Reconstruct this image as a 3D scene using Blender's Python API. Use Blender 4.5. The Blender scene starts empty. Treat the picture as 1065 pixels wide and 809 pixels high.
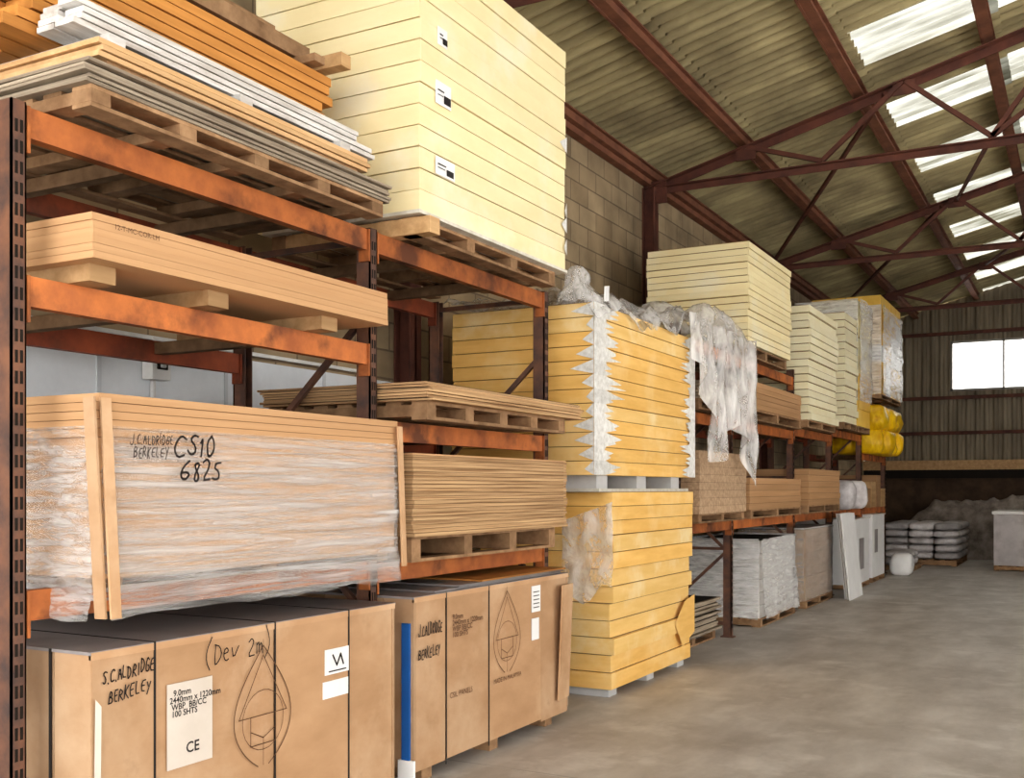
import bpy, math, random
from mathutils import Vector, Matrix, Euler, noise
R = random.Random(11)
sc = bpy.context.scene

# ------------------------------------------------------------------ materials
def mk(name, c1, c2=None, rough=0.7, scale=(3,3,3), ns=1.0, detail=6, bump=0.0, bscale=None,
       metal=0.0, stain=None, stain_scale=0.6, stain_lo=0.5, stain_hi=0.7, var=True, spec=0.3, speck=None):
    m = bpy.data.materials.new(name); m.use_nodes = True
    nt = m.node_tree; N = nt.nodes; L = nt.links
    b = N['Principled BSDF']; b.inputs['Roughness'].default_value = rough
    b.inputs['Metallic'].default_value = metal
    b.inputs['Specular IOR Level'].default_value = spec
    tc = N.new('ShaderNodeTexCoord'); mp = N.new('ShaderNodeMapping')
    mp.inputs['Scale'].default_value = scale
    L.new(tc.outputs['Object'], mp.inputs['Vector'])
    n = N.new('ShaderNodeTexNoise'); n.inputs['Scale'].default_value = ns; n.inputs['Detail'].default_value = detail
    n.inputs['Roughness'].default_value = 0.62
    L.new(mp.outputs['Vector'], n.inputs['Vector'])
    cr = N.new('ShaderNodeValToRGB')
    cr.color_ramp.elements[0].position = 0.32; cr.color_ramp.elements[1].position = 0.68
    c2 = c2 or tuple(v*0.75 for v in c1)
    cr.color_ramp.elements[0].color = (*c2, 1); cr.color_ramp.elements[1].color = (*c1, 1)
    L.new(n.outputs['Fac'], cr.inputs['Fac'])
    out = cr.outputs['Color']
    for (col,sscale,lo,hi) in ([(stain,stain_scale,stain_lo,stain_hi)] if stain else [])+([speck] if speck else []):
        n2 = N.new('ShaderNodeTexNoise'); n2.inputs['Scale'].default_value = sscale; n2.inputs['Detail'].default_value = 7
        n2.inputs['Roughness'].default_value = 0.6
        L.new(tc.outputs['Object'], n2.inputs['Vector'])
        mr = N.new('ShaderNodeMapRange'); mr.inputs['From Min'].default_value = lo; mr.inputs['From Max'].default_value = hi
        L.new(n2.outputs['Fac'], mr.inputs['Value'])
        mx = N.new('ShaderNodeMix'); mx.data_type = 'RGBA'
        L.new(mr.outputs['Result'], mx.inputs['Factor']); L.new(out, mx.inputs['A'])
        mx.inputs['B'].default_value = (*col, 1); out = mx.outputs['Result']
    if var:
        at = N.new('ShaderNodeAttribute'); at.attribute_name = 'var'
        mu = N.new('ShaderNodeMix'); mu.data_type = 'RGBA'; mu.blend_type = 'MULTIPLY'
        mu.inputs['Factor'].default_value = 1.0
        L.new(out, mu.inputs['A']); L.new(at.outputs['Color'], mu.inputs['B']); out = mu.outputs['Result']
    L.new(out, b.inputs['Base Color'])
    if bump:
        bp = N.new('ShaderNodeBump'); bp.inputs['Strength'].default_value = bump; bp.inputs['Distance'].default_value = 0.02
        src = n
        if bscale:
            src = N.new('ShaderNodeTexNoise'); src.inputs['Scale'].default_value = 1.0; src.inputs['Detail'].default_value = 4
            m2 = N.new('ShaderNodeMapping'); m2.inputs['Scale'].default_value = bscale
            L.new(tc.outputs['Object'], m2.inputs['Vector']); L.new(m2.outputs['Vector'], src.inputs['Vector'])
        L.new(src.outputs['Fac'], bp.inputs['Height']); L.new(bp.outputs['Normal'], b.inputs['Normal'])
    return m

M = {}
M['foam_pale'] = mk('foam_pale', (0.88,0.77,0.48), (0.82,0.69,0.40), 0.6, (2,2,6), stain=(0.85,0.78,0.58), stain_scale=2.0)
M['foam_gold'] = mk('foam_gold', (0.84,0.53,0.18), (0.72,0.42,0.12), 0.6, (2,2,14), stain=(0.84,0.60,0.28), stain_scale=1.6)
M['foam_mid']= mk('foam_mid', (0.82,0.56,0.23), (0.73,0.47,0.16), 0.6, (2,2,14), stain=(0.84,0.68,0.40), stain_scale=2.2)
M['foam_white']= mk('foam_cream', (0.88,0.82,0.60), (0.82,0.73,0.48), 0.6, (2,2,6))
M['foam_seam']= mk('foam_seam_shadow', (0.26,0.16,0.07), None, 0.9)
M['foam_face'] = mk('foam_facer', (0.76,0.73,0.64), (0.58,0.53,0.44), 0.5, (14,14,14), bump=0.3)
M['foil'] = mk('foil_edge', (0.88,0.87,0.84), (0.62,0.60,0.56), 0.4, (25,25,25), bump=0.4, var=True)
M['mdf'] = mk('mdf_board', (0.48,0.285,0.15), (0.40,0.23,0.11), 0.65, (1,1,40))
M['mdf_lt'] = mk('mdf_board_light', (0.56,0.34,0.18), (0.49,0.285,0.145), 0.65, (1,1,30))
M['ply'] = mk('plywood_edge', (0.60,0.40,0.22), (0.27,0.155,0.075), 0.75, (1.2,1.2,110), detail=3)
M['ply_grey'] = mk('plywood_weathered', (0.44,0.37,0.28), (0.19,0.145,0.105), 0.8, (2,2,70), detail=4)
M['osb'] = mk('chipboard', (0.52,0.37,0.24), (0.32,0.21,0.13), 0.8, (30,30,30))
M['card'] = mk('cardboard', (0.49,0.305,0.175), (0.40,0.24,0.13), 0.75, (2,2,5), stain=(0.57,0.395,0.255), stain_scale=1.3, bump=0.15,
               speck=((0.33,0.20,0.115),5.0,0.62,0.85))
M['card_dk'] = mk('cardboard_dark', (0.36,0.225,0.13), (0.28,0.17,0.1), 0.75, (2,2,5))
M['top_grey'] = mk('wrapped_top_sheet', (0.36,0.335,0.33), (0.25,0.225,0.22), 0.4, (2,2,2), stain=(0.2,0.165,0.155), stain_scale=1.5)
M['pine'] = mk('pine_timber', (0.66,0.43,0.23), (0.46,0.28,0.13), 0.65, (14,1.2,14))
M['pine_or'] = mk('stained_timber', (0.64,0.30,0.085), (0.42,0.18,0.045), 0.6, (14,1.2,14))
M['pine_wh'] = mk('primed_white_timber', (0.88,0.865,0.84), (0.50,0.45,0.40), 0.6, (16,2.5,16))
M['pallet'] = mk('pallet_wood', (0.40,0.25,0.14), (0.20,0.115,0.06), 0.85, (8,8,8))
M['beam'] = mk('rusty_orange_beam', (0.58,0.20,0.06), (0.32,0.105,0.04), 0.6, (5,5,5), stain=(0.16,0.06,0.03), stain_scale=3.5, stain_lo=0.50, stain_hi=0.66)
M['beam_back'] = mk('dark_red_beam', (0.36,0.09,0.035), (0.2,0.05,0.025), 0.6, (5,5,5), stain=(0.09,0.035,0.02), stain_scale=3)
M['post'] = mk('rack_post_paint', (0.21,0.10,0.06), (0.075,0.05,0.045), 0.55, (7,7,7))
M['dark'] = mk('dark_slot', (0.02,0.014,0.01), None, 0.8)
M['ink'] = mk('black_ink', (0.03,0.025,0.025), None, 0.6)
M['ink_br'] = mk('printed_ink', (0.17,0.09,0.05), None, 0.6)
M['label'] = mk('paper_label', (0.86,0.85,0.84), (0.78,0.77,0.76), 0.6)
M['label_tan'] = mk('paper_label_tan', (0.66,0.59,0.52), (0.58,0.51,0.44), 0.6)
M['blue'] = mk('blue_plastic', (0.03,0.14,0.42), None, 0.3)
M['strap'] = mk('black_strap', (0.03,0.025,0.022), None, 0.4)
M['steel'] = mk('rust_steel', (0.16,0.06,0.04), (0.08,0.035,0.027), 0.7, (4,4,4))
M['purlin'] = mk('rusty_purlin', (0.27,0.12,0.07), (0.16,0.07,0.045), 0.7, (4,4,4))
M['white_wrap'] = mk('white_plastic_wrap', (0.86,0.84,0.82), (0.62,0.59,0.56), 0.3, (3,3,10), bump=0.6, bscale=(5,5,18))
M['white_panel'] = mk('white_panel', (0.88,0.87,0.86), (0.78,0.77,0.76), 0.4)
M['brown_wrap'] = mk('brown_wrapped_board', (0.52,0.39,0.28), (0.38,0.27,0.19), 0.35, (3,3,10), bump=0.5, bscale=(5,5,18))
M['sack'] = mk('sack_grey', (0.58,0.55,0.55), (0.34,0.31,0.31), 0.5, (6,6,6), bump=0.3)
M['yellow'] = mk('yellow_plastic', (0.98,0.66,0.01), (0.70,0.38,0.01), 0.35, (14,14,5), bump=0.8)
M['yellow_box'] = mk('yellow_carton', (0.88,0.60,0.14), (0.72,0.44,0.08), 0.5)
M['tarp'] = mk('dark_tarp', (0.38,0.33,0.29), (0.14,0.11,0.09), 0.6, (4,4,4), bump=0.5)
M['switch'] = mk('switch_plastic', (0.75,0.74,0.72), None, 0.4)
M['frame'] = mk('window_frame_paint', (0.35,0.33,0.3), None, 0.5)
M['zinc'] = mk('grey_packer', (0.52,0.52,0.52), (0.40,0.40,0.40), 0.6)
M['joint'] = mk('floor_joint', (0.33,0.30,0.27), (0.42,0.39,0.36), 0.7, (3,3,3))

def film(name, lo, hi, scale, col=(0.9,0.89,0.88), rough=0.18, bump=1.0, fmin=.35, fmax=.68):
    m = bpy.data.materials.new(name); m.use_nodes = True
    nt = m.node_tree; N = nt.nodes; L = nt.links
    b = N['Principled BSDF']; out = N['Material Output']
    b.inputs['Base Color'].default_value = (*col, 1); b.inputs['Roughness'].default_value = rough
    b.inputs['Specular IOR Level'].default_value = 0.9
    tr = N.new('ShaderNodeBsdfTransparent'); mx = N.new('ShaderNodeMixShader')
    tc = N.new('ShaderNodeTexCoord'); mp = N.new('ShaderNodeMapping'); mp.inputs['Scale'].default_value = scale
    n = N.new('ShaderNodeTexNoise'); n.inputs['Scale'].default_value = 1; n.inputs['Detail'].default_value = 8
    n.inputs['Distortion'].default_value = 0.5; n.inputs['Roughness'].default_value = 0.65
    L.new(tc.outputs['Object'], mp.inputs['Vector']); L.new(mp.outputs['Vector'], n.inputs['Vector'])
    mr = N.new('ShaderNodeMapRange'); mr.inputs['From Min'].default_value = fmin; mr.inputs['From Max'].default_value = fmax
    mr.inputs['To Min'].default_value = lo; mr.inputs['To Max'].default_value = hi
    L.new(n.outputs['Fac'], mr.inputs['Value']); L.new(mr.outputs['Result'], mx.inputs['Fac'])
    bp = N.new('ShaderNodeBump'); bp.inputs['Strength'].default_value = bump; bp.inputs['Distance'].default_value = 0.03
    L.new(n.outputs['Fac'], bp.inputs['Height']); L.new(bp.outputs['Normal'], b.inputs['Normal'])
    L.new(tr.outputs[0], mx.inputs[1]); L.new(b.outputs[0], mx.inputs[2]); L.new(mx.outputs[0], out.inputs['Surface'])
    return m
M['film'] = film('stretch_film', 0.08, 0.40, (6,2.2,34), rough=.12)
M['film_n'] = film('stretch_film_glossy', 0.12, 0.58, (7,1.6,42), col=(.90,.875,.86), rough=.10, fmin=.38, fmax=.70)
M['film_w'] = film('stretch_film_dense', 0.30, 0.80, (4,4,24))
M['film_l'] = film('loose_polythene', 0.15, 0.60, (9,9,6), bump=0.8)
M['film_h'] = film('heavy_polythene', 0.22, 0.66, (9,9,3), col=(.88,.86,.84), bump=0.8)

M['roof'] = mk('fibre_cement_sheet', (0.50,0.425,0.24), (0.26,0.215,0.12), 0.85, (0.7,5,1), detail=8, var=False,
           stain=(0.17,0.135,0.08), stain_scale=0.8, stain_lo=0.46, stain_hi=0.72)
def skymat():
    m = bpy.data.materials.new('translucent_rooflight'); m.use_nodes = True
    nt = m.node_tree; N = nt.nodes; L = nt.links; N.remove(N['Principled BSDF'])
    t = N.new('ShaderNodeBsdfTranslucent')
    p = N.new('ShaderNodeBsdfTransparent'); p.inputs[0].default_value = (0.9,0.9,0.86,1)
    tc = N.new('ShaderNodeTexCoord'); mp=N.new('ShaderNodeMapping'); mp.inputs['Scale'].default_value=(.8,7,1)
    n = N.new('ShaderNodeTexNoise'); n.inputs['Scale'].default_value=1; n.inputs['Detail'].default_value=6
    cr=N.new('ShaderNodeValToRGB'); cr.color_ramp.elements[0].position=.34; cr.color_ramp.elements[1].position=.58
    cr.color_ramp.elements[0].color=(.13,.125,.095,1); cr.color_ramp.elements[1].color=(.36,.36,.33,1)
    L.new(tc.outputs['Object'],mp.inputs[0]); L.new(mp.outputs[0],n.inputs['Vector']); L.new(n.outputs['Fac'],cr.inputs[0]); L.new(cr.outputs[0],t.inputs[0])
    mx = N.new('ShaderNodeMixShader'); mx.inputs[0].default_value = 0.03
    L.new(t.outputs[0], mx.inputs[1]); L.new(p.outputs[0], mx.inputs[2]); L.new(mx.outputs[0], N['Material Output'].inputs['Surface'])
    return m
M['rooflight'] = skymat()
def blockmat():
    m = bpy.data.materials.new('blockwork'); m.use_nodes = True
    nt = m.node_tree; N = nt.nodes; L = nt.links; b = N['Principled BSDF']; b.inputs['Roughness'].default_value = 0.9
    tc = N.new('ShaderNodeTexCoord'); sp = N.new('ShaderNodeSeparateXYZ'); L.new(tc.outputs['Object'], sp.inputs[0])
    ad = N.new('ShaderNodeMath'); ad.operation = 'ADD'; L.new(sp.outputs['X'], ad.inputs[0]); L.new(sp.outputs['Y'], ad.inputs[1])
    cb = N.new('ShaderNodeCombineXYZ'); L.new(ad.outputs[0], cb.inputs['X']); L.new(sp.outputs['Z'], cb.inputs['Y'])
    br = N.new('ShaderNodeTexBrick'); L.new(cb.outputs[0], br.inputs['Vector'])
    br.inputs['Scale'].default_value = 1.0; br.inputs['Brick Width'].default_value = 0.45; br.inputs['Row Height'].default_value = 0.225
    br.inputs['Mortar Size'].default_value = 0.009; br.inputs['Mortar Smooth'].default_value = 0.3
    br.inputs['Color1'].default_value = (0.38,0.29,0.18,1); br.inputs['Color2'].default_value = (0.29,0.215,0.13,1)
    br.inputs['Mortar'].default_value = (0.19,0.14,0.09,1)
    n = N.new('ShaderNodeTexNoise'); n.inputs['Scale'].default_value = 1.5; n.inputs['Detail'].default_value = 8
    L.new(tc.outputs['Object'], n.inputs['Vector'])
    mr = N.new('ShaderNodeMapRange'); mr.inputs['From Min'].default_value=.3; mr.inputs['From Max'].default_value=.7
    mr.inputs['To Min'].default_value=.55; mr.inputs['To Max'].default_value=1.3
    L.new(n.outputs['Fac'], mr.inputs['Value'])
    mu = N.new('ShaderNodeVectorMath'); mu.operation='SCALE'; L.new(br.outputs['Color'], mu.inputs[0]); L.new(mr.outputs['Result'], mu.inputs['Scale'])
    L.new(mu.outputs[0], b.inputs['Base Color'])
    bp = N.new('ShaderNodeBump'); bp.inputs['Strength'].default_value=.5; bp.inputs['Distance'].default_value=.01; bp.invert=True
    L.new(br.outputs['Fac'], bp.inputs['Height']); L.new(bp.outputs[0], b.inputs['Normal'])
    return m
M['block'] = blockmat()
M['whitewall'] = mk('painted_lining', (0.74,0.77,0.80), (0.60,0.63,0.66), 0.6, (2,2,2), var=True)
M['clad'] = mk('grey_brown_cladding', (0.31,0.26,0.19), (0.19,0.155,0.11), 0.6, (4,4,0.8), var=True)
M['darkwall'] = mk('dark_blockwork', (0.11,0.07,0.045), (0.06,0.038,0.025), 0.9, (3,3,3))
M['floor'] = mk('concrete_floor', (0.57,0.535,0.495), (0.39,0.355,0.32), 0.5, (1.6,0.6,1), ns=2.2, detail=12, var=False,
                stain=(0.29,0.25,0.21), stain_scale=1.1, stain_lo=0.48, stain_hi=0.80, bump=0.08, bscale=(30,30,30), spec=0.5,
                speck=((0.66,0.63,0.59),2.4,0.55,0.80))
gm = bpy.data.materials.new('window_glass'); gm.use_nodes=True
N=gm.node_tree.nodes; L=gm.node_tree.links; N.remove(N['Principled BSDF'])
t=N.new('ShaderNodeBsdfTranslucent'); t.inputs[0].default_value=(1,1,1,1); p=N.new('ShaderNodeBsdfTransparent'); mx=N.new('ShaderNodeMixShader'); mx.inputs[0].default_value=.7
L.new(t.outputs[0],mx.inputs[1]); L.new(p.outputs[0],mx.inputs[2]); L.new(mx.outputs[0],N['Material Output'].inputs['Surface'])
M['glass']=gm

# stroke font for marker handwriting
HW={
'J':[[(.9,1),(.85,.25),(.6,0),(.3,.02),(.1,.25)]],'.':[[(.3,.0),(.36,.06)]],
'C':[[(.95,.85),(.6,1),(.2,.7),(.15,.3),(.45,0),(.95,.12)]],'S':[[(.9,.9),(.5,1),(.15,.75),(.8,.4),(.75,.08),(.3,0),(.05,.15)]],
'A':[[(.05,0),(.5,1),(.95,0)],[(.2,.38),(.82,.36)]],'L':[[(.2,1),(.15,.02),(.9,.05)]],
'D':[[(.2,1),(.18,0),(.6,.05),(.92,.45),(.7,.9),(.1,1)]],'R':[[(.15,0),(.2,1),(.8,.85),(.75,.55),(.2,.48),(.95,0)]],
'I':[[(.5,1),(.45,0)]],'G':[[(.9,.85),(.5,1),(.15,.6),(.2,.1),(.6,0),(.9,.2),(.88,.45),(.55,.45)]],
'E':[[(.9,1),(.2,.95),(.15,.02),(.9,.03)],[(.18,.5),(.75,.52)]],'B':[[(.15,0),(.2,1),(.75,.9),(.7,.6),(.2,.52),(.85,.4),(.8,.08),(.15,0)]],
'K':[[(.2,1),(.15,0)],[(.9,.95),(.2,.45),(.95,0)]],'Y':[[(.1,1),(.5,.5)],[(.95,1),(.3,-.25)]],
'1':[[(.3,.8),(.55,1),(.5,0)]],'0':[[(.5,1),(.12,.7),(.15,.2),(.5,0),(.88,.3),(.85,.75),(.5,1)]],
'6':[[(.8,1),(.3,.65),(.12,.25),(.45,0),(.85,.2),(.7,.45),(.2,.35)]],'8':[[(.8,.85),(.5,1),(.2,.8),(.8,.3),(.5,0),(.15,.25),(.8,.85)]],
'2':[[(.1,.8),(.5,1),(.85,.75),(.1,.03),(.95,.05)]],'5':[[(.9,1),(.3,.97),(.2,.58),(.7,.55),(.85,.2),(.45,0),(.1,.1)]],
'(':[[(.9,1.2),(.4,.7),(.4,.2),(.85,-.2)]],')':[[(.1,1.2),(.6,.7),(.6,.2),(.1,-.2)]],
'e':[[(.15,.35),(.8,.4),(.6,.62),(.2,.5),(.2,.1),(.5,0),(.9,.1)]],'v':[[(.1,.6),(.45,0),(.85,.65)]],
'm':[[(.05,.6),(.1,0)],[(.1,.45),(.35,.6),(.45,.05)],[(.45,.4),(.75,.6),(.9,0)]],'n':[[(.1,.6),(.15,0)],[(.15,.4),(.6,.6),(.75,0)]],' ':[]}

class B:
    def __init__(s, name): s.name=name; s.v=[]; s.f=[]; s.m=[]; s.c=[]; s.mats=[]; s.sm=[]
    def mi(s, k):
        if k not in s.mats: s.mats.append(k)
        return s.mats.index(k)
    def add(s, verts, faces, mat, var=None, smooth=False):
        o=len(s.v); s.v += [tuple(v) for v in verts]; i=s.mi(mat)
        c = var if var is not None else 1.0
        for f in faces:
            s.f.append(tuple(o+k for k in f)); s.m.append(i); s.c.append(c); s.sm.append(smooth)
    def box(s, x0,x1,y0,y1,z0,z1, mat, var=None):
        v=[(x,y,z) for z in (z0,z1) for y in (y0,y1) for x in (x0,x1)]
        s.add(v, [(0,2,3,1),(4,5,7,6),(0,1,5,4),(2,6,7,3),(0,4,6,2),(1,3,7,5)], mat, var)
    def obox(s, c, size, rot, mat, var=None):
        m = Euler(rot).to_matrix(); c=Vector(c)
        v=[c+m@Vector((sx*size[0]/2, sy*size[1]/2, sz*size[2]/2)) for sz in (-1,1) for sy in (-1,1) for sx in (-1,1)]
        s.add(v, [(0,2,3,1),(4,5,7,6),(0,1,5,4),(2,6,7,3),(0,4,6,2),(1,3,7,5)], mat, var)
    def beam(s, a, b, w, h, mat, var=None):
        a=Vector(a); b=Vector(b); d=(b-a).normalized()
        up=Vector((0,0,1)) if abs(d.z)<0.95 else Vector((0,1,0))
        r=d.cross(up).normalized(); u=r.cross(d).normalized()
        v=[p+r*(sx*w/2)+u*(sz*h/2) for p in (a,b) for sz in (-1,1) for sx in (-1,1)]
        s.add(v, [(0,2,3,1),(4,5,7,6),(0,1,5,4),(2,6,7,3),(0,4,6,2),(1,3,7,5)], mat, var)
    def angle(s, a, b, w, mat):   # L-section steel
        a=Vector(a); b=Vector(b)
        s.beam(a,b,w,0.012,mat); s.beam(a+Vector((0,w/2,-w/2)),b+Vector((0,w/2,-w/2)),0.012,w,mat)
    def text(s, body, y, z, size, mat, x=-3.14, rot=0.0, bold=0.0, shear=0.0):
        cu=bpy.data.curves.new('t','FONT'); cu.body=body; cu.size=size; cu.offset=bold; cu.shear=shear; cu.resolution_u=3
        cu.space_line=0.8
        ob=bpy.data.objects.new('t',cu); sc.collection.objects.link(ob)
        dg=bpy.context.evaluated_depsgraph_get(); me=bpy.data.meshes.new_from_object(ob.evaluated_get(dg))
        cr,sr=math.cos(rot),math.sin(rot)
        vs=[(x, y+v.co.x*cr-v.co.y*sr, z+v.co.x*sr+v.co.y*cr) for v in me.vertices]
        s.add(vs,[tuple(p.vertices) for p in me.polygons],mat)
        bpy.data.objects.remove(ob); bpy.data.curves.remove(cu); bpy.data.meshes.remove(me)
    def stroke(s, pts, w, mat, x=-3.14):
        for (a,b) in zip(pts[:-1],pts[1:]):
            dy,dz=b[0]-a[0],b[1]-a[1]; l=math.hypot(dy,dz) or 1; ny,nz=-dz/l*w/2,dy/l*w/2
            ey,ez=dy/l*w*.35,dz/l*w*.35
            s.add([(x,a[0]-ny-ey,a[1]-nz-ez),(x,b[0]-ny+ey,b[1]-nz+ez),(x,b[0]+ny+ey,b[1]+nz+ez),(x,a[0]+ny-ey,a[1]+nz-ez)],[(0,1,2,3)],mat)
    def hand(s, body, y, z, h, mat, x, pen=.006, cw=.62, slope=.04):
        cy=y
        for ch in body:
            hh=h*R.uniform(.82,1.15); w=h*cw*R.uniform(.82,1.15); dz=R.uniform(-.1,.1)*h
            if ch in '.I1': w*=.55
            for pl in HW.get(ch,[]):
                pts=[]
                for (u,v) in pl: pts.append((cy+(u+.22*v)*w*.85+R.uniform(-.04,.04)*h, z+dz+v*hh+(cy-y)*slope+R.uniform(-.04,.04)*h))
                q=[pts[0]]
                for a,b_,c in zip(pts[:-2],pts[1:-1],pts[2:]):
                    q.append(((a[0]+3*b_[0])/4,(a[1]+3*b_[1])/4)); q.append(((c[0]+3*b_[0])/4,(c[1]+3*b_[1])/4))
                q.append(pts[-1]); s.stroke(q,pen,mat,x)
            cy+=w
    def rect(s, y0,y1,z0,z1, mat, x=-3.142): s.box(x-0.004,x,y0,y1,z0,z1,mat)
    def pallet(s, x0,x1,y0,y1,z0,z1, mat='pallet', nst=3):
        t=min(0.018,(z1-z0)*0.2); w=0.09
        for i in range(nst):
            yc=y0+w/2+(y1-y0-w)*i/(nst-1)
            v=R.uniform(.8,1.2)
            s.box(x0,x1,yc-w/2,yc+w/2,z0+t,z1-t,mat,v)
        n=7
        for i in range(n):
            xc=x0+0.05+(x1-x0-0.1)*i/(n-1); s.box(xc-0.05,xc+0.05,y0,y1,z1-t,z1,mat,R.uniform(.8,1.3))
        for xc in (x0+0.05,(x0+x1)/2,x1-0.05): s.box(xc-0.05,xc+0.05,y0,y1,z0,z0+t,mat,R.uniform(.7,1.1))
    def stack(s, x0,x1,y0,y1,z0,z1,n,mat,j=0.008,gap=0.005,vr=0.1, jl=None, mats=None):
        h=(z1-z0)/n; jl=j if jl is None else jl
        for i in range(n):
            a=R.uniform(-j,j); b=R.uniform(-jl,jl); sk=R.uniform(-j,j)*0.7
            v=1+R.uniform(-vr,vr); za=z0+i*h; zb=za+h-gap
            P=[(x0+a,y0+b+sk),(x1+a,y0+b-sk),(x0+a,y1+b+sk),(x1+a,y1+b-sk)]
            vv=[(p[0],p[1],z) for z in (za,zb) for p in P]
            mt=R.choice(mats) if mats else mat
            s.add(vv,[(0,2,3,1),(4,5,7,6),(0,1,5,4),(2,6,7,3),(0,4,6,2),(1,3,7,5)],mt,v)
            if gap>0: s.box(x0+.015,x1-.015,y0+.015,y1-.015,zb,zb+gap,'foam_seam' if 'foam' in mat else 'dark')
    def grid(s, fn, nu, nv, mat, smooth=True):
        vs=[fn(i/nu,j/nv) for j in range(nv+1) for i in range(nu+1)]
        fs=[(j*(nu+1)+i,j*(nu+1)+i+1,(j+1)*(nu+1)+i+1,(j+1)*(nu+1)+i) for j in range(nv) for i in range(nu)]
        s.add(vs,fs,mat,None,smooth)
    def shell(s, x0,x1,y0,y1,z0,z1, mat, amp=0.012, flare=0.0, freq=6, n=26, nv=14, zf=2.0):
        per=[(x1,y0),(x1,y1),(x0,y1),(x0,y0)]
        Ls=[abs(y1-y0),abs(x1-x0),abs(y1-y0),abs(x1-x0)]
        tot=sum(Ls); nu=n*4
        def fn(u,v):
            d=u*tot; k=0
            while k<3 and d>Ls[k]: d-=Ls[k]; k+=1
            t=min(1,d/Ls[k]); p,q=per[k],per[(k+1)%4]
            x=p[0]+(q[0]-p[0])*t; y=p[1]+(q[1]-p[1])*t; z=z0+(z1-z0)*v
            nn=noise.noise(Vector((x*freq*.4,y*freq*.4,z*freq*zf)))
            e=0.008+amp*(nn+0.6)+flare*(1-v)**2
            nx={0:1,1:0,2:-1,3:0}[k]; ny={0:0,1:1,2:0,3:-1}[k]
            if v==0: z+=0.03*noise.noise(Vector((x*5,y*5,3)))
            return (x+nx*e,y+ny*e,z)
        s.grid(fn,nu,nv,mat)
    def bag(s, c, size, mat, var=1.0, rz=0.0, seed=0, ex=.5, nz=.12):
        n1,n2=16,10; vs=[]; fs=[]
        cr,sr=math.cos(rz),math.sin(rz)
        def pw(a,e): return math.copysign(abs(a)**e,a)
        for j in range(n2+1):
            ph=-math.pi/2+math.pi*j/n2
            for i in range(n1):
                th=2*math.pi*i/n1
                x=pw(math.cos(ph),ex)*pw(math.cos(th),.45)*size[0]/2; y=pw(math.cos(ph),ex)*pw(math.sin(th),.45)*size[1]/2
                z=pw(math.sin(ph),.75)*size[2]/2
                k=1+nz*noise.noise(Vector((x*6+seed,y*6,z*6)))
                x*=k;y*=k
                vs.append((c[0]+x*cr-y*sr,c[1]+x*sr+y*cr,c[2]+z))
        for j in range(n2):
            for i in range(n1):
                fs.append((j*n1+i,j*n1+(i+1)%n1,(j+1)*n1+(i+1)%n1,(j+1)*n1+i))
        s.add(vs,fs,mat,var,True)
    def done(s, bevel=0.0):
        xs=[v[0] for v in s.v]; ys=[v[1] for v in s.v]; zs=[v[2] for v in s.v]
        c=((min(xs)+max(xs))/2,(min(ys)+max(ys))/2,min(zs))
        me=bpy.data.meshes.new(s.name)
        me.from_pydata([(v[0]-c[0],v[1]-c[1],v[2]-c[2]) for v in s.v],[],s.f)
        for k in s.mats: me.materials.append(M[k])
        me.polygons.foreach_set('material_index',s.m)
        me.polygons.foreach_set('use_smooth',s.sm)
        ca=me.color_attributes.new('var','FLOAT_COLOR','CORNER')
        buf=[]
        for p,cc in zip(me.polygons,s.c): buf += [cc,cc,cc,1.0]*p.loop_total
        ca.data.foreach_set('color',buf); me.update()
        ob=bpy.data.objects.new(s.name,me); ob.location=c; sc.collection.objects.link(ob)
        if bevel:
            md=ob.modifiers.new('bev','BEVEL'); md.width=bevel; md.segments=2; md.limit_method='ANGLE'
        return ob

# ------------------------------------------------------------------ room shell
W=-4.9; EZ=5.6; T=0.26; RIDGE=1.5; RW=7.9; YE=27.5; YS=-3.0
b=B('floor'); b.box(W-.3,RW+.3,YS,YE+.2,-0.15,0,'floor')
for y in (5.3,11.3,17.3,23.3): b.box(W,RW,y,y+.010,-.01,.0008,'joint')
b.done()
b=B('wall_left'); b.box(W-.25,W,YS,YE,0,EZ+.02,'block')
b.box(W,W+.015,YS,9.0,0,2.45,'whitewall')
for y in [k*1.0-2.9 for k in range(12)]: b.box(W+.015,W+.022,y,y+.03,0,2.45,'whitewall',.8)
b.done()
b=B('trim_eaves'); b.box(W,W+.1,YS,YE,EZ-.2,EZ-.02,'purlin'); b.done()
b=B('wall_right')
b.box(RW,RW+.25,15,YE,0,EZ+.02,'block'); b.box(RW,RW+.25,YS,15,4.6,EZ+.02,'block')
for y in (-3,3,9): b.box(RW,RW+.25,y,y+.5,0,4.6,'block')
b.done()

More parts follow.
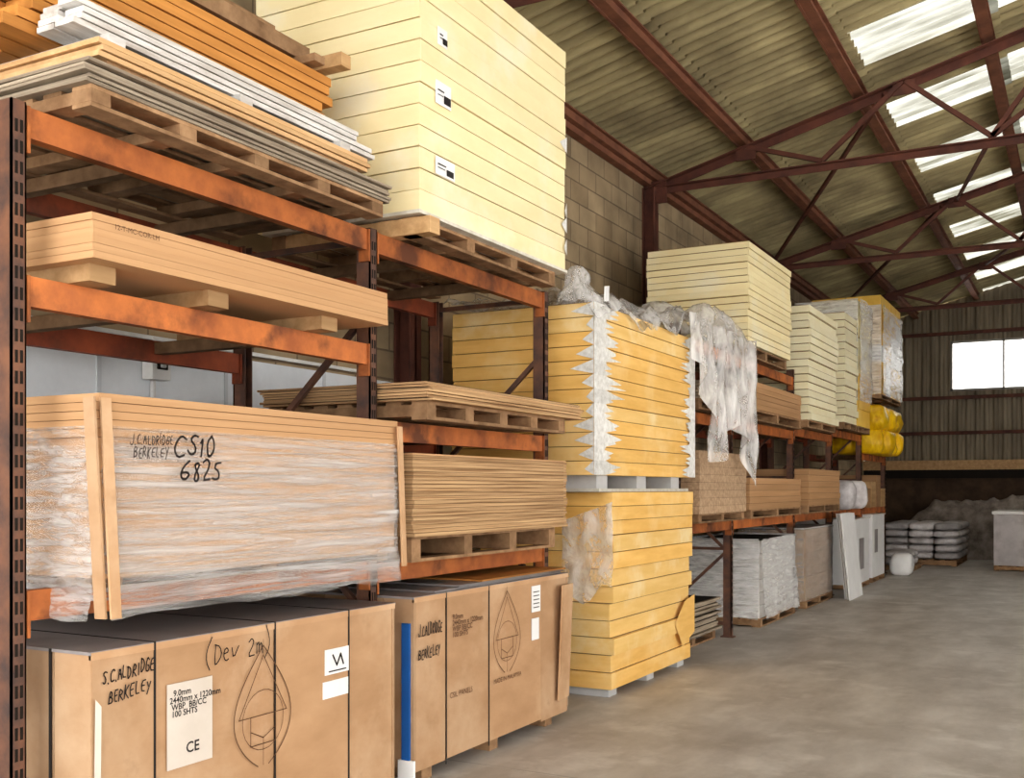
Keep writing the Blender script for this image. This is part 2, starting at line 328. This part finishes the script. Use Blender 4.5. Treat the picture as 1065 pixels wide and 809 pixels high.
b=B('ceiling')
def rz(x):
    return EZ+T*((x-W) if x<=RIDGE else (2*RIDGE-x-W))
rows=[-.35,1.24,2.6,3.96,5.3,6.4]
per=0.19; dy=per/8; ny=int((YE+.3-YS)/dy)
def sky(y,s): 
    return s>=2.5 and s<5.2 and ((y-11.3)%2.3)<1.0
for side in (0,1):
    for r in range(len(rows)-1):
        s0,s1=rows[r],rows[r+1]+(.12 if r<len(rows)-2 else 0)
        vs=[];fs={0:[],1:[]}
        for j in range(ny+1):
            y=YS+j*dy; c=0.046*math.cos(2*math.pi*y/per)
            for k,s_ in enumerate((s0,s1)):
                x=W+s_ if side==0 else 2*RIDGE-(W+s_)
                z=EZ+.025+T*s_+c+(0.03 if k==0 else 0.0)
                z+= 0.02*noise.noise(Vector((s_,y*.5,side)))
                vs.append((x,y,z))
        for j in range(ny):
            fs[1 if sky(YS+(j+.5)*dy,s0) else 0].append((2*j,2*j+1,2*j+3,2*j+2))
        base=len(b.v)
        b.add(vs,fs[0],'roof',None,True)
        if fs[1]:
            i=b.mi('rooflight')
            for q in fs[1]:
                b.f.append(tuple(base+k for k in q)); b.m.append(i); b.c.append(1.0); b.sm.append(True)
b.done()

b=B('roof_purlins')
for s_ in (0.12,1.24,2.6,3.96,5.3,6.3):
    for side in (0,1):
        x=W+s_ if side==0 else 2*RIDGE-(W+s_)
        z=EZ+T*s_-.035
        b.box(x-.05,x+.05,YS,YE,z-.13,z-.115,'purlin'); b.box(x-.05,x+.05,YS,YE,z-.015,z,'purlin'); b.box(x-.01,x+.01,YS,YE,z-.12,z,'purlin')
        b.box(x-.075,x-.05,YS,YE,z-.14,z-.0,'purlin',.9)
b.done()
TY=[1.7,7.1,12.5,17.9,23.3]
def raf(s_): return EZ-.235+T*s_
for y in TY:
    b=B('roof_truss')
    tie=5.40
    for side in (0,1):
        X=lambda s_: W+s_ if side==0 else 2*RIDGE-(W+s_)
        b.angle((X(.0),y,raf(0)),(X(6.4),y,raf(6.4)),.10,'steel')
        rn=[1.3,3.1,4.9]
        b.beam((X(2.2),y,tie),(X(rn[0]),y,raf(rn[0])),.05,.05,'steel')
        b.beam((X(2.2),y,tie),(X(rn[1]),y,raf(rn[1])),.05,.05,'steel')
        b.beam((X(4.0),y,tie),(X(rn[1]),y,raf(rn[1])),.05,.05,'steel')
        b.beam((X(4.0),y,tie),(X(rn[2]),y,raf(rn[2])),.05,.05,'steel')
        b.beam((X(4.0),y,tie),(X(6.4),y,raf(6.4)),.05,.05,'steel')
        for n_ in rn: b.box(X(n_)-.12,X(n_)+.12,y-.01,y+.01,raf(n_)-.16,raf(n_),'steel')
        b.box(min(X(0),X(.3)),max(X(0),X(.3)),y-.012,y+.012,raf(0)-.2,raf(0)+.08,'steel')
        x0,x1=(W+.0,W+.16) if side==0 else (RW-.16,RW)
        b.box(x0,x0+.015,y-.08,y+.08,0,raf(0),'steel'); b.box(x1-.015,x1,y-.08,y+.08,0,raf(0),'steel'); b.box(x0,x1,y-.01,y+.01,0,raf(0),'steel')
    b.angle((W,y,tie-.03),(RW,y,tie-.03),.08,'steel')
    b.done()
b=B('roof_wind_bracing')
for y in TY[2:-1]:
    for side in (0,1):
        X=lambda s_: W+s_ if side==0 else 2*RIDGE-(W+s_)
        b.beam((X(2.9),y,raf(2.9)-.06),(X(.15),y+5.4,raf(0)-.02),.045,.045,'steel')
        b.beam((X(4.0),y,5.40),(X(3.1),y+5.4,raf(3.1)-.06),.04,.04,'steel')
b.done()

b=B('wall_end')
zb=2.2
win=(-2.9,-0.9,3.95,5.15)
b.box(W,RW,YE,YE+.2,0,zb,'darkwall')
nx=int((RW-W)/(0.2/6)); 
vs=[];fs=[]
def colz(i): 
    x=W+(RW-W)*i/nx; c=0.025*max(-1,min(1,1.6*math.cos(2*math.pi*x/.2))); return x,c
for i in range(nx+1):
    x,c=colz(i); top=rz(x)
    for z in (zb,win[2],win[3],max(win[3]+.01,top)): vs.append((x,YE+.05+c,z))
for i in range(nx):
    x=colz(i)[0]
    for k in range(3):
        if k==1 and win[0]<=x<=win[1]: continue
        fs.append((4*i+k,4*(i+1)+k,4*(i+1)+k+1,4*i+k+1))
b.add(vs,fs,'clad')
b.done()
b=B('trim_sheeting_rails')
for z in (2.9,3.75,5.3):
    b.box(W,RW if z<5.2 else RW-.8,YE-.06,YE+.0,z,z+.08,'steel')
b.done()
b=B('trim_ledge_beam'); b.box(W,RW,YE-.16,YE-.0,2.05,2.28,'pine',.85); b.box(W,RW,YE-.1,YE-.0,1.85,2.05,'dark'); b.done()
b=B('window_1')
x0,x1,z0,z1=win
for (a,c) in ((x0,x0+.05),(x1-.05,x1),((x0+x1)/2+.15,(x0+x1)/2+.19)): b.box(a,c,YE,YE+.09,z0,z1,'frame')
for (a,c) in ((z0,z0+.05),(z1-.05,z1)): b.box(x0,x1,YE,YE+.09,a,c,'frame')
b.box(x0,x1,YE+.04,YE+.045,z0,z1,'glass'); b.done()

b=B('wall_isolator_switch')
xw=W+.022
b.box(xw,xw+.09,4.42,4.56,2.24,2.42,'switch'); b.box(xw+.09,xw+.10,4.45,4.53,2.3,2.36,'dark'); b.box(xw+.09,xw+.12,4.47,4.5,2.31,2.34,'switch',.7)
b.box(xw,xw+.03,4.48,4.5,2.42,2.5,'switch'); b.box(xw,xw+.02,2.0,6.5,2.48,2.505,'switch'); b.box(xw,xw+.03,4.48,4.5,1.6,2.24,'switch')
b.done(.004)

# ------------------------------------------------------------------ racks
XF,XB=-3.40,-4.28
def rack(ys, levels, H=3.12):
    b=B('pallet_rack')
    for y in ys:
        for x in (XF,XB):
            b.box(x-.045,x+.045,y-.03,y-.024,0,H,'post'); b.box(x-.045,x+.045,y+.024,y+.03,0,H,'post')
            b.box(x-.045 if x==XB else x+.035,x-.035 if x==XB else x+.045,y-.03,y+.03,0,H,'post')
            b.box(x-.07,x+.07,y-.05,y+.05,0,.012,'post')
            xs=x+.046 if x==XF else x-.046
            z=.1
            while z<H-.05:
                b.box(xs-.001,xs+.001,y-.016,y-.005,z,z+.045,'dark'); b.box(xs-.001,xs+.001,y+.005,y+.016,z,z+.045,'dark'); z+=.075
        z=.15; k=0
        while z+.8<=H:
            b.beam((XF-.04,y,z if k%2 else z+.75),(XB+.04,y,z+.75 if k%2 else z),.03,.03,'post')
            b.beam((XF-.04,y,z),(XB+.04,y,z),.03,.03,'post'); z+=.8;k+=1
        b.beam((XF-.04,y,H-.06),(XB+.04,y,H-.06),.03,.03,'post')
    for (ya,yb),lv in zip(zip(ys[:-1],ys[1:]),levels):
        for z in lv:
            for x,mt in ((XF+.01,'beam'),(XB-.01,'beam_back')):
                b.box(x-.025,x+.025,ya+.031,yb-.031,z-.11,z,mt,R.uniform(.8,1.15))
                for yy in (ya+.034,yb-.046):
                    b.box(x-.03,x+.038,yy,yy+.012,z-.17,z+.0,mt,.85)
            for t in (.3,.7):
                y=ya+(yb-ya)*t; b.box(XB-.01,XF+.01,y-.03,y+.03,z-.07,z-.01,'pallet',.6)
    return b.done()
rack([2.48,4.62,6.68],[[1.23,2.37,2.98],[1.2,1.97,2.98]],2.99)
rack([9.46,11.13,13.86,16.2,18.56,21.0],[[1.27,2.35,3.05],[1.27,2.35,3.05],[1.27,2.4],[1.27,2.5],[1.27,2.2,3.12]],3.15)

# ------------------------------------------------------------------ cardboard crates
def logo(b,yc,zc,w,h,x):
    n=24
    L1=[];L2=[]
    for i in range(n+1):
        t=i/n; z=zc-h/2+h*t; ww=w/2*(math.sin(math.pi*min(1,(t*0.97+.03))**.8))
        L1.append((yc-ww,z)); L2.append((yc+ww,z))
    m='ink_br'
    b.stroke(L1,.005,m,x); b.stroke(L2,.005,m,x)
    b.stroke([(yc-w*.42,zc-h*.08),(yc,zc+h*.42),(yc+w*.42,zc-h*.08),(yc-w*.42,zc-h*.08)],.004,m,x)
    b.stroke([(yc-w*.22,zc-h*.08),(yc-w*.22,zc-h*.32),(yc+w*.22,zc-h*.32),(yc+w*.22,zc-h*.08)],.004,m,x)
    b.stroke([(yc-w*.22,zc-h*.2),(yc,zc-h*.27),(yc+w*.22,zc-h*.2)],.004,m,x)
    b.stroke([(yc,zc-h*.27),(yc,zc-h*.5)],.003,m,x); b.stroke([(yc,zc+h*.42),(yc,zc+h*.55)],.003,m,x)
    c=[(yc+w*.36*math.cos(a*math.pi/12),zc-h*.12+w*.36*math.sin(a*math.pi/12)) for a in range(25)]
    b.stroke(c,.003,m,x)
def crate(ya,yb,seams,zt=1.01):
    b=B('cardboard_plywood_crate')
    for y in (ya+.2,(ya+yb)/2,yb-.2): b.box(-4.2,-3.2,y-.05,y+.05,0,.08,'pallet')
    b.box(-4.22,-3.17,ya+.02,yb-.02,.08,zt-.012,'card_dk')
    ss=[ya]+seams+[yb]
    for i,(a,c) in enumerate(zip(ss[:-1],ss[1:])):
        o=R.uniform(0,.008)
        b.box(-3.17,-3.155+o,a+.003,c-.003,.08+R.uniform(-.015,.01),zt-.012+R.uniform(-.006,.002),'card',R.uniform(.93,1.08))
    for (a,c) in ((-4.22,-3.75),(-3.745,-3.35),(-3.345,-3.15)):
        b.box(a,c,ya,ya+.02,.1,zt-.012,'card',R.uniform(.8,.98))
        b.box(a,c,yb-.02,yb,.1,zt-.012,'card',R.uniform(.8,.98))
    b.box(-4.22,-3.147,ya-.005,yb+.005,zt-.012,zt,'top_grey')
    b.box(-3.16,-3.146,ya,yb,zt-.03,zt-.003,'card',1.12)
    return b
b=crate(2.62,4.52,[2.915,3.6,4.13])
x=-3.1455
for y in (2.915,3.6,4.13):
    b.box(-3.148,x,y-.005,y+.005,.06,1.012,'strap'); b.box(-4.22,x,y-.005,y+.005,1.0105,1.0125,'strap')
for xx in (-3.36,-3.75): b.box(xx-.006,xx+.006,2.612,2.618,.08,1.01,'strap')
x=-3.1425
b.hand('S.C.ALDRIDGE',2.665,.885,.052,'ink',x,.005,.46,.09)
b.hand('BERKELEY',2.69,.815,.046,'ink',x,.005,.52,.09)
b.hand('(Dev 2m)',3.16,.87,.085,'ink',x,.005,.62,.06)
b.rect(2.975,3.215,.50,.835,'label_tan',x)
b.text('  9.0mm\n2440mm x 1220mm\n WBP  BB/CC\n 100 SHTS',2.985,.785,.034,'ink',x+.001,bold=.0006)
b.text('CE',3.07,.55,.06,'ink',x+.001,bold=.001)
logo(b,3.52,.66,.36,.52,x)
b.rect(3.945,4.125,.72,.84,'label',x); b.rect(3.93,4.12,.61,.69,'label',x)
b.stroke([(4.0,.81),(4.03,.76),(4.06,.81),(4.08,.76)],.01,'ink',x+.002); b.stroke([(3.97,.735),(4.1,.735)],.006,'ink',x+.002)
b.add([(-3.138,2.63,.84),(-3.135,2.655,.81),(-3.137,2.65,.2),(-3.14,2.62,.2)],[(0,1,2,3)],'label_tan',1.1)
b.done(.003)
b=crate(4.70,6.60,[5.02,5.5,6.2],1.02)
x=-3.1455
for y in (5.02,5.5): b.box(-3.148,x,y-.005,y+.005,.06,1.02,'strap')
x=-3.1425
b.box(-3.22,-3.17,4.685,4.70,.15,.88,'blue'); b.box(-3.24,-3.14,4.68,4.699,.0,.15,'label')
b.hand('J.C.ALDRIDGE',4.73,.80,.06,'ink',x,.006,.36,.05)
b.hand('BERKELEY',4.73,.68,.055,'ink',x,.006,.5,.05)
b.text('9.0mm\n2440mm x 1220mm\nWBP BB/CC\n100 SHTS',5.08,.86,.042,'ink_br',x,bold=.0006)
b.text('CSIL PANELS',5.05,.42,.045,'ink_br',x); b.text('MADE IN MALAYSIA',5.55,.42,.04,'ink_br',x)
logo(b,5.72,.72,.34,.5,x)
b.rect(6.05,6.17,.80,.97,'label',x); b.rect(6.05,6.15,.62,.76,'label',x)
for i in range(5): b.stroke([(6.07,.83+i*.025),(6.15,.83+i*.025)],.006,'ink',x+.001)
for i in range(3): b.box(-4.2+i*.03,-3.18+i*.008,4.95+i*.25,6.55+.02*i,1.021+i*.012,1.031+i*.012,'pine_or' if i==2 else 'top_grey',.75)
b.obox((-3.12,6.5,.56),(.012,.2,.78),(0,.04,.1),'card',1.05)
b.done(.003)

# ------------------------------------------------------------------ wrapped mdf stack
b=B('film_wrapped_mdf_stack')
b.pallet(-4.2,-3.18,2.7,4.5,1.23,1.27)
b.stack(-4.22,-3.16,2.68,4.53,1.27,1.79,4,'mdf_lt',.003,.0015)
b.stack(-4.22,-3.15,2.66,4.545,1.79,1.95,5,'mdf_lt',.003,.002,.05)
b.shell(-4.22,-3.155,2.665,4.54,1.13,1.83,'film_n',.012,.035,n=50,nv=44,zf=4)
b.shell(-4.23,-3.148,2.655,4.545,1.20,1.76,'film_n',.014,.0,n=50,nv=44,zf=4)
b.obox((-3.10,2.665,1.53),(.010,.045,.80),(0,-.07,0),'card',1.15); b.obox((-3.13,2.622,1.53),(.055,.010,.80),(.04,-.03,0),'card',.95)
b.obox((-3.11,4.53,1.56),(.012,.035,.72),(0,-.04,0),'card',1.1)
x=-3.108
b.hand('J.C.ALDRIDGE',2.76,1.765,.038,'ink',x,.004,.52,.03)
b.hand('BERKELEY',2.775,1.715,.038,'ink',x,.004,.55,.03)
b.hand('CS10',2.965,1.725,.085,'ink',x,.009,.85,.05)
b.hand('6825',3.0,1.625,.085,'ink',x,.009,.72,.03)
b.done()

b=B('fibreboard_pile')
for y in (2.75,3.35,4.1): b.box(-4.2,-3.24,y-.06,y+.06,2.37,2.435,'pine',R.uniform(.55,.8))
b.stack(-4.22,-3.15,2.63,4.46,2.435,2.60,6,'mdf_lt',.004,.001,.03)
b.text('12-T-MC-COR-LM',2.72,2.555,.028,'ink_br',-3.1445)
b.done()

b=B('timber_and_plywood_pile')
b.pallet(-4.2,-3.15,2.62,4.42,2.98,3.06,nst=5)
b.stack(-4.25,-3.13,2.60,4.47,3.06,3.145,5,'ply_grey',.02,.004,.15)
b.pallet(-4.2,-3.22,2.75,4.3,3.145,3.2,nst=5)
b.stack(-4.22,-3.2,2.7,4.36,3.2,3.27,3,'pine',.012,.003,.1)
for y in (2.8,3.5,4.2): b.box(-4.2,-3.22,y-.04,y+.04,3.27,3.31,'pine_wh',.8)
for i in range(4):
    for k in range(2):
        b.box(-3.36-.11*k,-3.255-.11*k+R.uniform(-.012,.012),2.65+R.uniform(-.05,.05),4.44+R.uniform(-.14,.06),3.31+i*.028,3.332+i*.028,'pine_wh',R.uniform(.75,1.05))
for i in range(9):
    for k in range(5):
        b.box(-3.60-.12*k,-3.49-.12*k+R.uniform(-.012,.012),2.6+R.uniform(-.1,.1),4.42+R.uniform(-.06,.04),3.31+i*.05,3.354+i*.05,'pine_or',R.uniform(.75,1.15))
for y in (2.9,4.25): b.box(-4.1,-3.42,y-.04,y+.04,3.76,3.80,'pallet')
for k in range(5): b.box(-3.64-.12*k,-3.54-.12*k,2.7+R.uniform(-.1,.1),4.5+R.uniform(-.2,.1),3.80,3.88,'pine' if k%2 else 'pallet',R.uniform(.8,1.1))
for k in range(3): b.box(-3.8-.14*k,-3.67-.14*k,2.6,4.2+.1*k,3.885,3.98,'pallet',R.uniform(.8,1.2))
b.box(-4.0,-3.40,4.40,4.48,3.80,3.87,'pine',.9)
b.done(.002)

# ------------------------------------------------------------------ insulation stacks
b=B('insulation_board_stack')
b.pallet(-4.22,-3.2,4.8,6.5,2.98,3.08,nst=4)
b.box(-4.1,-3.1,4.78,4.88,2.98,3.07,'pine')
b.box(-4.24,-3.14,4.74,6.58,3.08,3.1,'foam_face')
b.stack(-4.3,-3.15,4.76,6.56,3.1,4.60,13,'foam_pale',.006,.005,.04)
for (y,z,w,h) in ((4.9,3.33,.2,.1),(4.9,3.72,.16,.13),(4.92,4.05,.1,.1)):
    b.rect(y,y+w,z,z+h,'label',-3.139); b.stroke([(y+w*.6,z+h*.3),(y+w*.85,z+h*.3)],h*.35,'ink',-3.137); b.stroke([(y+.02,z+h*.6),(y+w*.5,z+h*.6)],.008,'ink',-3.137); b.stroke([(y+.02,z+h*.4),(y+w*.45,z+h*.4)],.005,'ink',-3.137)
for z in (3.35,3.45,3.9,3.2): b.add([(-3.138,6.56,z),(-3.138,6.48+R.uniform(-.05,.05),z+.05),(-3.138,6.56,z+.11)],[(0,1,2)],'foil')
b.done(.004)

b=B('insulation_board_stack')
for y in (7.55,8.35,9.1): b.box(-4.3,-3.22,y-.08,y+.08,0,.07,'zinc')
b.stack(-4.35,-3.17,7.42,9.24,.07,1.25,9,'foam_gold',.02,.007,.06,mats=['foam_gold','foam_mid','foam_mid'])
b.stack(-4.35,-3.16,7.40,9.27,1.25,1.575,3,'foam_gold',.008,.005,.05)
for y in (7.3,8.1,8.9): b.box(-4.3,-3.2,y-.1,y+.1,1.60,1.70,'zinc',1.1)
b.box(-4.3,-3.18,7.2,9.2,1.575,1.60,'foam_face',.8)
b.stack(-4.35,-3.15,7.03,9.27,1.70,2.96,12,'foam_gold',.006,.006,.05,mats=['foam_gold','foam_gold','foam_mid'])
h=1.26/12
for i in range(12):
    z0=1.70+i*h
    for (ys,sg) in ((7.025,1),(9.275,-1)):
        l=[R.uniform(.35,.62) for _ in range(4)]
        if i%3==1: l=[a*.65 for a in l]
        xx=-3.1405; k=1 if sg>0 else .7
        P=[(0,0),(.2,0),(l[0],.25),(l[1]*.65,.38),(l[2],.58),(l[3]*.65,.78),(.22,1),(0,1)]
        P=[(xx,ys+sg*k*a,z0+h*c) for a,c in P]
        b.add(P,[tuple(range(8)) if sg>0 else tuple(reversed(range(8)))],'foil',R.uniform(.85,1.05))
    l=R.uniform(.05,.2); b.add([(-3.142,7.021,z0),(-3.142-l,7.021,z0+h*.4),(-3.142,7.021,z0+h)],[(0,1,2)],'foil',.9)
b.add([(-3.144,9.27,.30),(-3.144,8.95,.2),(-3.144,8.75,.42),(-3.144,9.0,.6),(-3.144,9.27,.64)],[(0,1,2,3,4)],'foam_gold',.95)
# one long polythene sheet: over the stack top and on across to the next rack, spilling down the front
def top(u,v):
    x=-4.4+1.32*v; y=6.95+4.15*u
    k=min(1,max(0,(y-8.2)/1.2))
    z=2.975+.16*k+(.10+.16*k)*max(0,noise.noise(Vector((x*3,y*3,1)))+.45)+.09*max(0,noise.noise(Vector((x*9,y*9,4))))
    if v>.93: z-=.10+.18*abs(noise.noise(Vector((0,y*3.5,2)))); x=-3.10
    return (x,y,z)
b.grid(top,130,34,'film_h')
def hp(u,v):
    y=8.85+2.2*u
    zb=2.75-1.15*min(1,u*2.6)*(1-.55*abs(math.sin((u-.3)*5.2))) if u<.92 else 2.35
    z=3.16-(3.16-zb)*v
    fold=.07*math.sin(y*17+1.5*noise.noise(Vector((y*2,z,0))))*(.3+.7*v)
    x=-3.04+fold+.05*noise.noise(Vector((y*4,z*2.2,3)))-.16*(v<.02)
    y=10.0+(y-10.0)*(1-.12*v)+.05*noise.noise(Vector((z*4,u*5,0)))
    return (x,y,z)
b.grid(hp,150,60,'film_h')
def plume(u,v):
    a=u*2*math.pi; r=.15*(1-v*.75)*(1+.5*noise.noise(Vector((math.cos(a)*2,math.sin(a)*2,v*3))))
    return (-3.3+r*math.cos(a),7.12+r*1.4*math.sin(a)-.05*v,2.96+.27*v)
b.grid(plume,24,10,'film_l')
b.obox((-3.14,7.25,3.05),(.01,.09,.11),(.2,.1,.1),'label')
def lf(u,v):
    x=-3.14-.42*u; z=.85+.65*v-.15*u+.05*math.sin(u*9)*(1-v); return (x,7.36+.04*noise.noise(Vector((x*9,z*5,0))),z)
b.grid(lf,16,16,'film_l')
b.done()

b=B('plywood_stack')
b.pallet(-4.2,-3.1,4.75,6.45,1.97,2.07,nst=5)
b.stack(-4.2,-3.05,4.68,6.60,2.07,2.17,7,'ply',.02,.003,.2)
b.done()
b=B('plywood_stack')
b.pallet(-4.2,-3.2,4.75,6.5,1.2,1.34,nst=4)
b.stack(-4.22,-3.15,4.69,6.58,1.34,1.78,20,'ply',.007,.002,.12)
b.box(-4.2,-3.15,4.69,6.57,1.78,1.79,'mdf_lt'); b.done()

# ------------------------------------------------------------------ far rack goods
b=B('insulation_board_stack')
b.pallet(-4.35,-3.25,11.2,13.05,3.05,3.17); b.stack(-4.36,-3.2,11.2,13.05,3.17,4.27,15,'foam_pale',.012,.008,.05,.03); b.done()
b=B('chipboard_stack'); b.pallet(-4.3,-3.2,9.55,11.05,1.27,1.36); b.stack(-4.35,-3.18,9.52,11.06,1.36,1.96,8,'osb',.006,.002); b.done()
b=B('fibreboard_pile'); b.pallet(-4.3,-3.2,11.3,13.6,1.27,1.37); b.stack(-4.35,-3.18,11.2,13.5,1.37,1.72,5,'mdf',.006,.003); b.done()
b=B('fibreboard_pile'); b.pallet(-4.3,-3.2,11.3,13.6,2.35,2.47); b.stack(-4.35,-3.18,11.2,13.5,2.47,2.77,5,'mdf',.006,.003); b.done()
b=B('fibreboard_pile'); b.pallet(-4.3,-3.2,13.95,16.0,1.27,1.38); b.stack(-4.35,-3.18,13.93,15.9,1.38,1.86,6,'mdf',.006,.003); b.done()
b=B('plywood_stack'); b.pallet(-4.3,-3.2,9.55,10.9,2.35,2.45); b.stack(-4.35,-3.2,9.55,11.0,2.45,2.62,6,'ply_grey',.01,.003); b.done()
b=B('insulation_board_stack'); b.pallet(-4.3,-3.2,13.95,15.7,2.4,2.5); b.stack(-4.2,-3.18,13.95,15.7,2.5,4.0,15,'foam_white',.025,.012,.06,.03); b.done()
b=B('insulation_board_stack'); b.pallet(-4.3,-3.2,16.3,17.3,2.5,2.6); b.stack(-4.2,-3.18,16.3,17.25,2.6,4.25,15,'foam_white',.02,.012,.06,.02); b.done()
b=B('film_wrapped_carton_stack'); b.pallet(-4.2,-3.2,17.4,18.45,2.5,2.6); b.stack(-4.2,-3.2,17.4,18.45,2.6,3.15,2,'yellow_box',.01,.005)
b.stack(-4.2,-3.2,17.4,18.45,3.15,4.6,5,'foam_white',.02,.01,.1,mats=['yellow_box','foam_white','foam_pale'])
b.shell(-4.2,-3.19,17.38,18.47,3.0,4.62,'film_w',.04); b.done()
b=B('film_wrapped_carton_stack'); b.pallet(-4.2,-3.05,18.65,20.8,3.12,3.2)
for i in range(6):
    for k in range(4):
        for q in range(2):
            b.box(-4.2+.58*q,-3.64+.58*q,18.65+.54*k,19.17+.54*k,3.2+.28*i,3.47+.28*i,'yellow_box' if (R.random()<.55 or i>4) else 'white_panel',R.uniform(.85,1.1))
b.shell(-4.2,-3.04,18.63,20.82,3.2,4.7,'film_w',.03); b.done()
b=B('bagged_yellow_packages')
for k in range(2):
    for q in range(2):
        for i in range(5):
            b.bag((-3.25-.45*q+R.uniform(-.03,.03),18.85+.44*i+R.uniform(-.03,.03),2.41+.40*k),(.46,.46,.44),'yellow',R.uniform(.8,1.1),R.uniform(-.3,.3),i+q*7+k*13,.4,.3)
b.done()
b=B('plastic_refuse_bags')
for i in range(4): b.bag((-3.3-.1*(i%2),16.65+.45*i,1.5),(.42,.42,.46),'tarp' if i%2 else 'sack',R.uniform(.9,1.6),.2*i,i+20)
b.done()
b=B('timber_offcuts_on_shelf')
for i in range(4): b.box(-4.1,-3.3,18.7+.5*i,19.1+.5*i,1.27,1.6+.12*(i%3),'pine' if i%2 else 'mdf',.8)
b.done()

b=B('plywood_offcut_pile'); b.pallet(-4.25,-3.5,9.6,11.0,0,.1); b.stack(-4.2,-3.48,9.55,11.05,.1,.44,12,'ply_grey',.03,.004,.25,.02)
b.rect(9.65,9.85,.16,.36,'label',-3.44); b.done()
b=B('white_wrapped_pallet'); b.pallet(-4.2,-3.3,12.05,13.7,0,.1); b.stack(-4.18,-3.32,12.08,13.7,.1,1.0,6,'white_wrap',.008,.006)
b.shell(-4.18,-3.31,12.06,13.7,.1,1.02,'film_w',.03,.05); b.done()
b=B('brown_wrapped_pallet'); b.pallet(-4.2,-3.28,14.2,15.9,0,.1); b.stack(-4.2,-3.3,14.2,15.9,.1,1.05,3,'brown_wrap',.005,.003)
b.shell(-4.2,-3.3,14.2,15.9,.1,1.06,'film',.02); b.box(-4.2,-3.29,14.19,15.91,1.055,1.075,'white_wrap',.7); b.done()
b=B('leaning_white_panels')
for i in range(3): b.obox((-3.03-.05*i,16.0+.1*i,.62),(.02,.95,1.24),(0,-.10,0),'white_panel',1-.05*i)
b.done()
b=B('white_appliance_crate'); b.pallet(-4.1,-3.2,18.68,19.9,0,.08); b.box(-4.1,-3.2,18.68,19.9,.08,1.14,'white_panel'); b.box(-4.12,-3.18,18.66,19.92,1.14,1.16,'white_wrap')
b.rect(18.9,19.2,.5,.9,'top_grey',-3.195); b.done(.01)
b=B('white_appliance_crate'); b.pallet(-4.1,-3.2,17.1,18.4,0,.08); b.box(-4.1,-3.2,17.1,18.4,.08,1.1,'white_panel',.95); b.box(-4.12,-3.18,17.08,18.42,1.1,1.12,'white_wrap')
b.rect(17.5,17.9,.3,.8,'top_grey',-3.195); b.done(.01)
b=B('cement_bag_pallet'); b.pallet(-3.75,-2.35,23.4,25.6,0,.13)
for k in range(5):
    for i in range(3):
        for j in range(3): b.bag((-3.55+.5*i,23.75+.73*j,.205+.15*k),(.52,.74,.16),'sack',R.uniform(.75,1.35),R.uniform(-.05,.05),k*9+i*3+j)
b.done()
b=B('cement_bag_pallet'); b.pallet(-3.55,-2.95,21.6,22.8,0,.1)
for k in range(2):
    for j in range(2): b.bag((-3.25,21.9+.6*j,.17+.14*k),(.55,.6,.15),'sack',1.3-.3*k,.1,k+j)
b.done()
b=B('white_rubble_sack'); b.bag((-3.0,20.6,.2),(.4,.4,.42),'white_panel',1,0,5); b.done()
b=B('tarpaulin_covered_pile')
def tp(u,v):
    x=-4.3+5.2*u; y=25.9+1.4*v
    e=min(1,4*min(u,1-u))*min(1,4*min(v,1-v))
    return (x,y,(1.3+.4*noise.noise(Vector((x*1.1,y*1.1,0)))+.2*noise.noise(Vector((x*4,y*4,0))))*e**.6)
b.grid(tp,70,24,'tarp'); b.done()
b=B('grey_crate'); b.pallet(-1.6,-.6,22.6,24.2,0,.1); b.box(-1.6,-.6,22.6,24.2,.1,1.1,'top_grey',1.5); b.box(-1.63,-.57,22.57,24.23,1.1,1.16,'white_wrap'); b.done(.01)

# ------------------------------------------------------------------ light
w=bpy.data.worlds.new('overcast_sky'); sc.world=w; w.use_nodes=True
bg=w.node_tree.nodes['Background']; bg.inputs[0].default_value=(1.0,0.985,0.955,1); bg.inputs[1].default_value=4.3
sc.view_settings.view_transform='Standard'
try: sc.view_settings.look='Medium High Contrast'
except Exception as e: print(e)
sc.view_settings.exposure=0.0

cam=bpy.data.cameras.new('camera'); co=bpy.data.objects.new('camera',cam); sc.collection.objects.link(co)
co.location=(0,0,1.6); co.rotation_euler=(math.pi/2,0,math.atan(598/1100))
cam.sensor_width=36; cam.lens=1100/1065*36; cam.shift_y=103.5/1065; cam.clip_end=200
sc.camera=co
